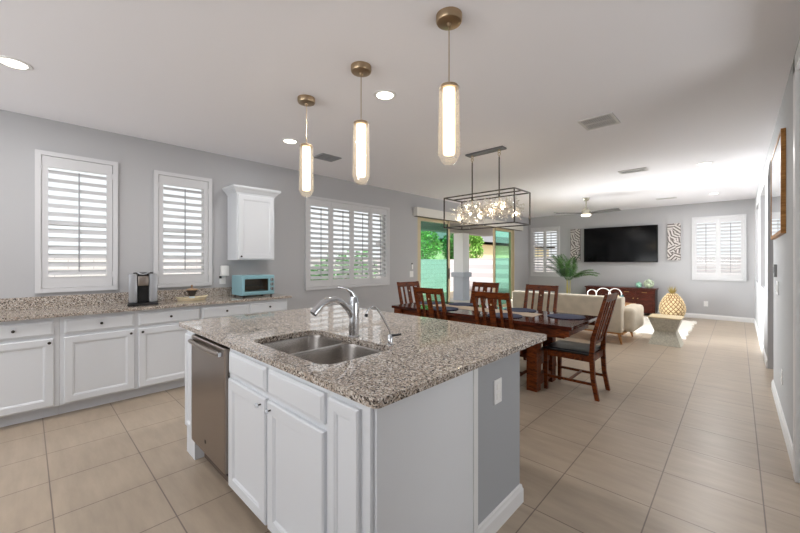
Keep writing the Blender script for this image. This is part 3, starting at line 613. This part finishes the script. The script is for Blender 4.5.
def vent(x, y, sx, sy, label, mat='vent', rows=2, ns=14, rz=0):
    t = thing('ceiling_vent', label, 'vent', (x, y, H), rz, 'ceiling air vents')
    m = MB().merge(wall_grid(lambda u, v, q: (u, v, q), -sx/2, sx/2, -sy/2, sy/2, [(-sx/2+.025, sx/2-.025, -sy/2+.025, sy/2-.025)], 0, -.012).bm)
    m.build('frame', mat, t)
    MB().box(-sx/2+.025, sx/2-.025, -sy/2+.025, sy/2-.025, -.003, -.001).build('backing', 'ventd', t)
    m = MB(); h_ = (sy-.05)/rows
    for r in range(rows):
        y0 = -sy/2+.025+r*h_
        for k in range(ns):
            xx = -sx/2+.025+(k+.5)*(sx-.05)/ns; m.box(xx-.004, xx+.004, y0+.008, y0+h_-.008, -.010, -.003)
        if r: m.box(-sx/2+.025, sx/2-.025, y0-.008, y0+.008, -.012, -.002)
    m.build('slats', mat, t)
vent(-.995, 3.90, .30, .33, 'largest square ceiling vent with two rows of slots')
vent(-1.16, 6.38, .36, .22, 'white ceiling vent near the ceiling fan, halfway to the TV wall', 'vent', 1, 10)
vent(-3.96, 2.76, .24, .30, 'grey ceiling vent between the two far pendants near the left wall', 'ventg', 2, 6)
vent(-1.14, 9.70, .36, .16, 'farthest thin ceiling vent just in front of the TV wall', 'vent', 1, 10)

# ------------------------------------------------------------------ chandelier
ch = thing('chandelier', 'rectangular black cage chandelier with crystal sprigs over the dining table', 'chandelier', (-2.30, 3.975, H))
MB().box(-.26, .26, -.055, .055, -.022, 0, .003).build('canopy', 'canopy', ch)
for x in (-.19, .19):
    r_ = MB().tube([(x, 0, -.11), (x, 0, -.56)], .0075, 8).build('rod', 'frame', ch)
    m = MB()
    for k in range(2): m.tube([(x+(.016 if k else 0)*math.cos(a)+(0 if k else .016*math.cos(a)), (.0 if k else .016)*0+ (.014*0), -.045-.03*k+.018*math.sin(a)) for a in [2*PI*q/12 for q in range(13)]], .004, 6, False)
    m.tube([(x, 0, -.022), (x, 0, -.032)], .01, 8).tube([(x, 0, -.09), (x, 0, -.112)], .006, 8).build('chain_link', 'nickel', r_)
    MB().tube([(x, 0, -.56), (x, 0, -.60)], .012, 10).build('socket_stem', 'frame', r_)
m = MB(); cx, cy, z0, z1, q = .485, .205, -.945, -.56, .0135
for z in (z0, z1):
    for y in (-cy, cy): m.box(-cx, cx, y-q/2, y+q/2, z-q/2, z+q/2)
    for x in (-cx, cx): m.box(x-q/2, x+q/2, -cy, cy, z-q/2, z+q/2)
for x in (-cx, cx):
    for y in (-cy, cy): m.box(x-q/2, x+q/2, y-q/2, y+q/2, z0, z1)
m.box(-cx, cx, -q/2, q/2, z1-q/2, z1+q/2); m.build('cage', 'frame', ch)
rnd = random.Random(3)
MB().tube([(-.36, 0, -.74), (.36, 0, -.74)], .008, 8).tube([(-.19, 0, -.6), (-.19, 0, -.74)], .006, 8).tube([(.19, 0, -.6), (.19, 0, -.74)], .006, 8).build('arm', 'nickel', ch)
m = MB(); mt = MB()
for s in range(290):
    bx_ = rnd.uniform(-.425, .425); by_ = rnd.uniform(-.02, .02); d = Vector((rnd.gauss(0, .9), rnd.gauss(0, 1), rnd.gauss(0, .9))).normalized(); L = rnd.uniform(.10, .20)
    zz_ = -.75+rnd.uniform(-.05, .05); e = Vector((bx_, by_, zz_)) + Vector((d.x*L*.6, d.y*L*.9, d.z*L*.8))
    mt.tube([(bx_, by_, zz_), e], .0016, 4)
    for k in range(6):
        c = Vector((bx_, by_, zz_)).lerp(e, .3+.14*k); a = Vector((rnd.gauss(0, 1), rnd.gauss(0, 1), rnd.gauss(0, 1))).normalized()
        f = rnd.uniform(.010, .0165); t_ = bmesh.new(); bmesh.ops.create_icosphere(t_, subdivisions=1, radius=f)
        bmesh.ops.scale(t_, vec=(1.3, .55, .4), verts=t_.verts); bmesh.ops.transform(t_, matrix=Matrix.Translation(c+a*.014) @ a.to_track_quat('X', 'Z').to_matrix().to_4x4(), verts=t_.verts); m.merge(t_)
tag(m.build('crystal_petals', 'crys', ch), kind='stuff'); mt.build('twigs', 'chrome', ch)
for x in [-.41+.82*q/13 for q in range(14)]:
    y = .10*math.sin(x*61); MB().lathe([(0, -.016), (.005, -.016), (.0095, 0), (.007, .011), (0, .014)], (x, y, -.75+.085*math.cos(x*83)), 12).build('bulb', 'bulb', ch, 40)

# ------------------------------------------------------------------ ceiling fan
fn = thing('ceiling_fan', 'three blade ceiling fan with light in front of the TV wall', 'ceiling fan', (-2.41, 8.45, H))
MB().lathe([(0, 0), (.068, 0), (.066, -.03), (.045, -.06), (.012, -.072), (0, -.072)]).build('canopy', 'fanm', fn, 40)
MB().tube([(0, 0, -.06), (0, 0, -.22)], .012, 10).build('downrod', 'fanm', fn)
MB().lathe([(0, -.19), (.02, -.2), (.03, -.23), (.075, -.26), (.095, -.30), (.10, -.345), (.085, -.36), (0, -.36)]).build('motor', 'fanm', fn, 40)
MB().lathe([(0, -.36), (.10, -.36), (.10, -.385), (.075, -.405), (0, -.412)]).build('light', 'fanl', fn, 40)
for k in range(3):
    a = math.atan2(8.45, -2.41)+k*2*PI/3; d = Vector((math.cos(a), math.sin(a), 0)); s = Vector((-d.y, d.x, 0)); R = []
    for r, wd in ((.09, .045), (.16, .06), (.3, .07), (.55, .068), (.70, .055)):
        c = d*r+Vector((0, 0, -.335)); tw = s*wd+Vector((0, 0, -.016)); R.append([c+tw+Vector((0, 0, .004)), c-tw+Vector((0, 0, .004)), c-tw-Vector((0, 0, .004)), c+tw-Vector((0, 0, .004))])
    MB().rings(R).build('blade', 'fanb', fn)

# ------------------------------------------------------------------ dining set
TX, TY = -2.28, 3.91
tb = thing('dining_table', 'long dark cherry dining table with trestle legs behind the island', 'table', (TX, TY, 0))
MB().box(-1.17, 1.17, -.45, .45, .725, .76, .005).build('tabletop', 'woodt', tb)
m = MB().box(-1.08, 1.08, -.38, -.352, .63, .725).box(-1.08, 1.08, .352, .38, .63, .725).box(-1.08, -1.05, -.352, .352, .63, .725).box(1.05, 1.08, -.352, .352, .63, .725)
m.build('apron', 'woodh', tb)
m = MB().box(1.02, 1.14, -.43, -.40, .66, .7245).box(1.02, 1.14, .40, .43, .66, .7245).box(-1.14, -1.02, -.43, -.40, .66, .7245).box(-1.14, -1.02, .40, .43, .66, .7245); m.build('leaf_runner', 'wood', tb)
for x in (-.78, .705):
    for y in (-.19, .24):
        MB().box(x-.055, x+.055, y-.055, y+.055, 0, .63, .004).build('leg', 'wood', tb)
    MB().box(x-.045, x+.045, -.135, .185, .05, .13, .004).build('foot_rail', 'wood', tb)
MB().box(-.75, .675, .0, .05, .27, .38, .004).build('stretcher', 'woodh', tb)
for x in (-.78, .705): MB().box(x-.03, x+.03, -.135, .185, .25, .40, .003).build('cross_rail', 'wood', tb)
def chair():
    t = thing('dining_chair', 'x', 'chair', (0, 0, 0), 0, 'dining chairs around the table')
    s = MB().box(-.215, .215, -.20, .245, .425, .46, .016, 3); s.build('seat', 'leather', t, 50)
    def post(x):
        R = []
        for (y, z, hx, hy) in ((-.262, 0, .017, .019), (-.225, .20, .018, .020), (-.212, .42, .019, .022), (-.225, .60, .019, .020), (-.345, 1.045, .018, .014)):
            R.append([(x-hx, y-hy, z), (x+hx, y-hy, z), (x+hx, y+hy, z), (x-hx, y+hy, z)])
        return MB().rings(R)
    for x in (-.2, .2):
        post(x).build('rear_post', 'wood', t)
        MB().rings([[(x-h, .235-h, z), (x+h, .235-h, z), (x+h, .235+h, z), (x-h, .235+h, z)] for z, h in ((0, .016), (.37, .021), (.425, .021))]).build('leg', 'wood', t)
    fr_ = MB().box(-.18, .18, .222, .246, .365, .425).box(-.18, .18, -.222, -.20, .365, .425)
    for x in (-.2, .2): fr_.box(x-.012, x+.012, -.195, .215, .365, .425)
    fr_.build('seat_frame', 'woodh', t)
    st = MB()
    for x in (-.2, .2): st.box(x-.010, x+.010, -.225, .22, .135, .16)
    st.box(-.19, .19, -.01, .01, .137, .158); st.build('stretcher', 'woodh', t)
    yb = lambda z: -.225-(z-.6)*.27
    bar = lambda z, h: MB().rings([[(x, yb(z-h)-.011+k, z-h), (x, yb(z-h)+.011+k, z-h), (x, yb(z+h)+.011+k, z+h), (x, yb(z+h)-.011+k, z+h)] for x, k in ((-.184, 0), (-.1, -.006), (0, -.009), (.1, -.006), (.184, 0))])
    bar(1.005, .036).build('top_rail', 'woodh', t); bar(.545, .02).build('lower_rail', 'woodh', t)
    for x, hw in ((-.105, .014), (0, .034), (.105, .014)):
        sl = MB().rings([[(x-hw, yb(z)-.014, z), (x+hw, yb(z)-.014, z), (x+hw, yb(z)+.0, z), (x-hw, yb(z)+.0, z)] for z in (.56, .975)]).build('slat', 'wood', t)
        if x == 0:
            i_ = MB()
            for z in (.63, .905):
                for oy in (-.0148, .0008):
                    i_.obox((0, yb(z)+oy, z), (.017, .0016, .017), Matrix.Rotation(PI/4, 3, 'Y') if False else Matrix.Rotation(math.atan(.27), 3, 'X') @ Matrix.Rotation(PI/4, 3, 'Y'))
            i_.build('inlay', 'pearl', sl)
    return t
c0 = chair(); c0.location = (-1.262, 4.06, 0); c0.rotation_euler = (0, 0, PI/2)
c0['label'] = 'cherry dining chair at the right end of the table, fully visible with black seat'
dup(c0, (-3.44, 4.12, 0), -PI/2-.12, 'cherry dining chair at the far left head of the table near the grey wall')
dup(c0, (-2.755, 3.72, 0), 0.03, 'cherry dining chair on the island side nearer the left end of the table')
dup(c0, (-1.90, 3.72, 0), 0, 'cherry dining chair on the island side nearer the table right end')
dup(c0, (-2.795, 4.50, 0), PI, 'cherry dining chair on the far side in front of the open slider')
dup(c0, (-1.935, 4.50, 0), PI, 'cherry dining chair on the far side in front of the sofa')
r_ = MB()
r_.rings([[(x, y0, z) for x in (-1.02, .64)] + [(x, y0, z) for x in ()] for y0, z in ((-.16, 0),)] , False, False) if False else None
r_.box(-1.0, .66, -.11, .17, 0, .003); tag(r_.build('table_runner', 'runner', None, 0, (TX, TY, .7605)), 'beige cloth runner down the middle of the dining table', 'table runner')
def placemat():
    m = MB().lathe([(0, 0), (.188, 0), (.19, .002), (.188, .004), (.12, .0045), (0, .0042)], n=36)
    return tag(m.build('placemat', 'mat', None, 50), 'x', 'placemat', 'navy placemats on the table')
pm = placemat(); pm.location = (-1.36, 4.06, .7645); pm['label'] = 'round navy placemat at the right end of the table'
def pdup(x, y, l):
    o = pm.copy(); C.objects.link(o); o.location = (x, y, .7645); o['label'] = l
pdup(-1.88, 3.665, 'round navy placemat in front of the island side chair near the table right end'); pdup(-2.72, 3.665, 'round navy placemat in front of the island side chair near the table left end')
pdup(-1.95, 4.20, 'round navy placemat before the far side chair that backs onto the sofa'); pdup(-2.80, 4.20, 'round navy placemat before the far side chair by the open slider'); pdup(-3.22, 4.02, 'round navy placemat at the left head of the table')
dg = thing('drinking_glass', 'small clear drinking glass near the far edge of the table', 'glass', (-2.52, 4.27, .7605))
MB().lathe([(0, 0), (.03, 0), (.036, .11), (.034, .11), (.028, .008), (0, .008)], n=18).build('tumbler', 'cglass', dg, 40)

# ------------------------------------------------------------------ living room
so_ = thing('sofa', 'beige upholstered sofa with tapered oak legs seen from behind', 'sofa', (-2.32, 7.15, 0))
MB().box(-.95, .95, -.47, -.22, .19, .77, .03, 3).build('backrest', 'sofa', so_, 50)
MB().box(-.80, .80, -.225, .46, .22, .34, .03, 3).build('seat_base', 'sofa', so_, 50)
for x in (-.43, .43): MB().box(x-.40, x+.36 if x > 0 else x+.42, -.22, .50, .345, .47, .045, 3).build('seat_cushion', 'sofa', so_, 50)
for s in (-1, 1):
    a, b = sorted((s*.86, s*1.10)); MB().box(a, b, -.30, .52, .19, .595, .085, 4).build('armrest', 'sofa', so_, 50)
MB().box(-.97, .97, -.46, .46, .165, .19).build('base_rail', 'oak', so_)
for x in (-.90, .90):
    for y in (-.40, .40): MB().tube([(x, y, .168), (x*1.04, y*1.05, 0)], [.028, .014], 12).build('leg', 'oak', so_, 50)
def cushion(name, label, mat, loc, rot, s=.2, grp=None, roll=0):
    m = MB(); n = 10; R = []
    bm = m.bm; t_ = bmesh.new(); bmesh.ops.create_grid(t_, x_segments=n, y_segments=n, size=s)
    t2 = t_.copy()
    for v_ in t_.verts: v_.co.z = .065*max(0, (1-(v_.co.x/s)**4)*(1-(v_.co.y/s)**4))**.5
    for v_ in t2.verts: v_.co.z = -.065*max(0, (1-(v_.co.x/s)**4)*(1-(v_.co.y/s)**4))**.5
    m.merge(t_); m.merge(t2); bmesh.ops.remove_doubles(m.bm, verts=m.bm.verts[:], dist=1e-4)
    bmesh.ops.rotate(m.bm, cent=(0, 0, 0), matrix=Matrix.Rotation(roll, 3, 'Z'), verts=m.bm.verts[:])
    o = m.build(name, mat, None, 60, loc); o.rotation_euler = rot
    return tag(o, label, 'cushion', grp)
cushion('throw_pillow', 'cream throw pillow leaning on the sofa back beside the right arm', 'creamc', (-1.60, 7.06, .60), (math.radians(76), 0, math.radians(3)), .15, 'throw pillows on the sofa', .3)
cushion('throw_pillow', 'teal throw pillow against the right arm of the sofa', 'tealc', (-1.60, 7.34, .60), (math.radians(66), 0, math.radians(-25)), .14, 'throw pillows on the sofa', .3)
tv = thing('television', 'large black wall mounted flat television', 'television', (-2.332, YB, 1.815))
MB().box(-.25, .25, -.045, -.001, -.2, .2).build('wall_bracket', 'dark', tv)
MB().box(-.865, .865, -.095, -.045, -.478, .478, .004).build('frame', 'bezel', tv)
MB().box(-.855, .855, -.0965, -.0955, -.462, .468).build('screen', 'black', tv)
for x, l in ((-3.447, 'tall patterned art panel left of the television'), (-1.15, 'tall patterned art panel right of the television')):
    a = thing('art_panel', l, 'wall art', (x, YB-.001, 1.845), 0, 'patterned wall panels')
    MB().box(-.13, .13, -.04, 0, -.455, .455).build('canvas_edge', 'artside', a); MB().box(-.13, .13, -.044, -.0402, -.455, .455).build('canvas', 'art', a)
cs = thing('console_cabinet', 'long dark reddish wood console cabinet under the television', 'cabinet', (-2.27, 10.86, 0))
MB().box(-.81, .81, -.20, .20, .65, .68, .004).build('top', 'consolewood', cs)
MB().box(-.785, .785, -.17, .18, .06, .65).build('body', 'consolewood', cs)
MB().box(.786, .792, -.17, .18, .06, .65).build('side_panel', 'consoledark', cs)
PC = lambda u, v, n: (u, -.17-n, v)
for k in range(4):
    a = -.77+k*.386; m = MB(); panel(m, PC, a, a+.372, .52, .635, .014, .022); d_ = m.build('drawer', 'consolewood', cs)
    MB().tube([(a+.13, -.196, .58), (a+.24, -.196, .58)], .007, 8).build('pull', 'brass', d_)
    m = MB(); panel(m, PC, a, a+.372, .08, .505, .014, .04); d_ = m.build('door', 'consolewood', cs)
    MB().lathe([(0, 0), (.014, 0), (.012, .016), (0, .02)], (0, 0, 0), 10).build('knob', 'brass', d_, 40).matrix_basis = Matrix.Translation((a+(.33 if k % 2 == 0 else .04), -.184, .42)) @ Matrix.Rotation(PI/2, 4, 'X')
for x in (-.74, .74):
    for y in (-.14, .15): MB().box(x-.025, x+.025, y-.025, y+.025, 0, .06).build('foot', 'consolewood', cs)
def ball(x, r, mat, label):
    o = thing('glass_float', label, 'glass ball', (x, 10.84, .681), 0, 'glass balls on the console')
    MB().lathe([(.0, .004), (r*.3, .002)] + [(r*math.cos(a), r*.98+r*math.sin(a)) for a in [-1.2+2.6*k/12 for k in range(13)]] + [(0, 1.98*r)], n=24).build('globe', mat, o, 60)
    MB().lathe([(0, 0), (.02, 0), (.016, .016), (0, .018)], (0, 0, 1.96*r), 12).build('stopper', mat, o, 60)
ball(-1.845, .072, 'gglass', 'smaller teal glass ball on the console'); ball(-1.63, .112, 'gglass2', 'larger mottled green glass ball near the console right end')
pa = thing('pineapple_basket', 'giant woven pineapple ornament on the floor right of the console', 'ornament', (-1.135, 10.62, 0))
m = MB(); n = 26; rows = 11; prof = lambda t: .25*(math.sin(PI*(.13+.83*t))**.55)*(1-.26*max(0, t-.35))
rings = [[(prof(k/rows)*math.cos(2*PI*(q+.5*(k % 2))/n), prof(k/rows)*math.sin(2*PI*(q+.5*(k % 2))/n), .6*k/rows) for q in range(n)] for k in range(rows+1)]
m.rings(rings).build('core', 'pinegroove', pa, 60)
m = MB()
for k in range(rows):
    t = (k+.5)/rows; r = prof(t); nn = 16
    for q in range(nn):
        a = 2*PI*(q+.5*(k % 2))/nn; wd = PI*r/nn*.80; hh = .6/rows*.82
        nrm = Vector((math.cos(a), math.sin(a), 0)); s = Vector((-nrm.y, nrm.x, 0)); c = nrm*(r+.001)+Vector((0, 0, .6*t)); c2 = nrm*(prof(min(1, t+.06)))+Vector((0, 0, .6*min(1, t+.06))); c1 = nrm*(prof(max(0, t-.06)))+Vector((0, 0, .6*max(0, t-.06)))
        up = c2-c1; up = up.normalized()
        o_ = s.cross(up).normalized()
        o_ = o_ if o_.dot(nrm) > 0 else -o_
        A = [c+s*wd, c+up*hh, c-s*wd, c-up*hh]; ap = c+o_*.02
        V = [m.bm.verts.new(p) for p in A+[ap]]
        for e in range(4): m.bm.faces.new((V[e], V[(e+1) % 4], V[4]))
m.build('woven_scales', 'pine', pa)
m = MB()
for k in range(22):
    a = k*2.4; tl = .2+.55*(k/22); L = .11+.09*(1-k/22); d = Vector((math.cos(a)*tl*1.0, math.sin(a)*tl*1.0, 1-.4*tl)).normalized(); s = Vector((-math.sin(a), math.cos(a), 0)); b = Vector((math.cos(a)*.03, math.sin(a)*.03, .595))
    m.rings([[b+s*.014+d*0, b-s*.014, b-s*.014+Vector((math.cos(a), math.sin(a), 0))*.004], [b+d*L*.5+s*.012, b+d*L*.5-s*.012, b+d*L*.5+Vector((math.cos(a), math.sin(a), 0))*.004], [b+d*L+s*.001, b+d*L-s*.001, b+d*L+Vector((0, 0, .001))]])
m.build('leaf_crown', 'pineleaf', pa)
st = thing('hourglass_stool', 'stone coloured square hourglass stool beside the sofa right end', 'stool', (-.865, 7.32, 0))
f = lambda h, z: [(-h, -h, z), (h, -h, z), (h, h, z), (-h, h, z)]
m = MB(); L = []
for k in range(11):
    t = k/10; zz = .435*t; L.append(f(.215-.075*(1-abs(2*t-1)), zz))
m.rings(L).build('body', 'stoolm', st)
MB().box(-.22, .22, -.22, .22, .4355, .455, .004).build('top', 'stoolt', st)
rg = MB(); nx, ny = 40, 44; rr = random.Random(5)
rg_rings = [[(-1.12+2.24*i/nx+(rr.uniform(-.03, .03) if i in (0, nx) else 0), -1.18+2.36*j/ny+(rr.uniform(-.03, .03) if j in (0, ny) else 0), .018+.012*rr.random()) for i in range(nx+1)] for j in range(ny+1)]
rg.rings(rg_rings, False, False, False)
ext = bmesh.ops.extrude_face_region(rg.bm, geom=rg.bm.faces[:]); [setattr(v_.co, 'z', .001) for v_ in ext['geom'] if isinstance(v_, bmesh.types.BMVert)]
tag(rg.build('area_rug', 'rug', None, 0, (-1.80, 9.14, 0)), 'white shaggy area rug in front of the console', 'rug')
cf = thing('coffee_table', 'coffee table on the white rug behind the sofa, mostly hidden', 'table', (-2.15, 8.85, .031))
MB().box(-.55, .55, -.28, .28, .38, .42, .004).build('tabletop', 'oak', cf)
for x in (-.5, .5):
    for y in (-.23, .23): MB().box(x-.02, x+.02, y-.02, y+.02, 0, .38).build('leg', 'oak', cf)
rs = thing('ring_sculpture', 'white sculpture of three standing rings showing above the sofa back', 'sculpture', (-2.15, 8.85, .4515))
for (x, r, z) in ((-.25, .085, .185), (-.02, .135, .18), (.21, .115, .20)):
    MB().tube([(x+r*math.cos(a), .03*math.cos(a), z+r*math.sin(a)) for a in [2*PI*k/32 for k in range(33)]], .0105, 10, False).build('ring', 'white', rs, 60)
MB().box(-.24, .24, -.05, .05, 0, .10, .004).build('base', 'white', rs)
# palm
pl = thing('potted_palm', 'tall green palm plant standing left of the console', 'plant', (-3.36, 10.2, 0))
MB().lathe([(0, 0), (.13, 0), (.17, .18), (.18, .34), (.165, .34), (.155, .30), (0, .30)]).build('pot', 'pot', pl, 40)
MB().lathe([(0, .29), (.156, .29), (.156, .305), (0, .31)]).build('soil', 'soil', pl)
rnd = random.Random(11)
for k in range(3):
    a = k*2.1; MB().tube([(.04*math.cos(a), .04*math.sin(a), .30), (.045*math.cos(a), .045*math.sin(a), .6), (.05*math.cos(a+.2), .05*math.sin(a+.2), .86)], [.014, .012, .010], 8).build('stem', 'cane', pl, 60)
for k in range(16):
    a = k*2.399+.4; el = math.radians([86, 70, 54, 32, 78, 46, 38, 82, 30, 64][k % 10]); L = rnd.uniform(.66, .82)
    pts = []; p = Vector((.05*math.cos(a), .05*math.sin(a), .83+.05*rnd.random())); e = el
    for q in range(9):
        pts.append(p.copy()); p = p+Vector((math.cos(a)*math.cos(e), math.sin(a)*math.cos(e), math.sin(e)))*L/8; e -= .05+.022*q*(.5 if el > 1.1 else 1)
    m = MB().tube(pts, [.006-.0006*q for q in range(9)], 6)
    for q in range(4, 33, 1):
        t = q/32*8; i = min(7, int(t)); c = pts[i].lerp(pts[i+1], t-i); d = (pts[i+1]-pts[i]).normalized(); side = Vector((-math.sin(a), math.cos(a), 0))
        ll = .21*math.sin(PI*(.18+.78*q/34))+.02
        for s in (-1, 1):
            o_ = (side*s*.85+d*.62+Vector((0, 0, -.16))).normalized(); wv = d.cross(o_).cross(o_).normalized()*.009; mid = c+o_*ll*.45+Vector((0, 0, .012))
            v_ = [m.bm.verts.new(x_) for x_ in (c, mid+wv, c+o_*ll+Vector((0, 0, -.025)), mid-wv)]; m.bm.faces.new(v_)
    m.build('frond', 'frond' if k % 3 else 'frondd', pl)
ol = thing('wall_outlet', 'white wall outlet on the back wall below the right shuttered window', 'outlet', (-.55, YB-.001, .355))
MB().box(-.04, .04, -.006, 0, -.062, .062, .002).build('plate', 'plate', ol); MB().box(-.017, .017, -.009, -.006, .008, .04, .003).box(-.017, .017, -.009, -.006, -.04, -.008, .003).build('socket', 'white', ol)

# ------------------------------------------------------------------ right wall fittings
mi = thing('wall_mirror', 'wood framed mirror on the right wall', 'mirror', (XR-.001, 4.72, 2.02))
y0, y1, z0, z1 = -.60, .60, -.43, .40
MB().merge(wall_grid(lambda u, v, t: (t, u, v), y0, y1, z0, z1, [(y0+.03, y1-.03, z0+.03, z1-.03)], 0, -.028).bm).build('frame', 'mframe', mi)
MB().box(-.025, -.015, y0+.03, y1-.03, z0+.03, z1-.03).build('mirror_glass', 'mirror', mi)
th_ = thing('thermostat', 'slim grey thermostat above the switches on the right wall', 'thermostat', (XR-.001, 5.07, 1.275))
MB().box(-.022, 0, -.06, .06, -.062, .062, .004).build('case', 'thermo', th_); MB().box(-.0235, -.0222, -.04, .04, -.02, .04).build('display', 'ventd', th_)
sw = thing('switch_plate', 'white light switch plate below the thermostat on the right wall', 'switch', (XR-.001, 4.90, 1.115))
MB().box(-.007, 0, -.11, .11, -.062, .062, .002).build('plate', 'plate', sw)
for y in (-.07, 0, .07): MB().box(-.011, -.0072, y-.017, y+.017, -.034, .034, .001).build('rocker', 'white', sw)
ol = thing('wall_outlet', 'white wall outlet low on the right wall near the baseboard', 'outlet', (XR-.001, 4.43, .385))
MB().box(-.006, 0, -.038, .038, -.062, .062, .002).build('plate', 'plate', ol); MB().box(-.009, -.006, -.017, .017, .008, .04, .003).box(-.009, -.006, -.017, .017, -.04, -.008, .003).build('socket', 'white', ol)
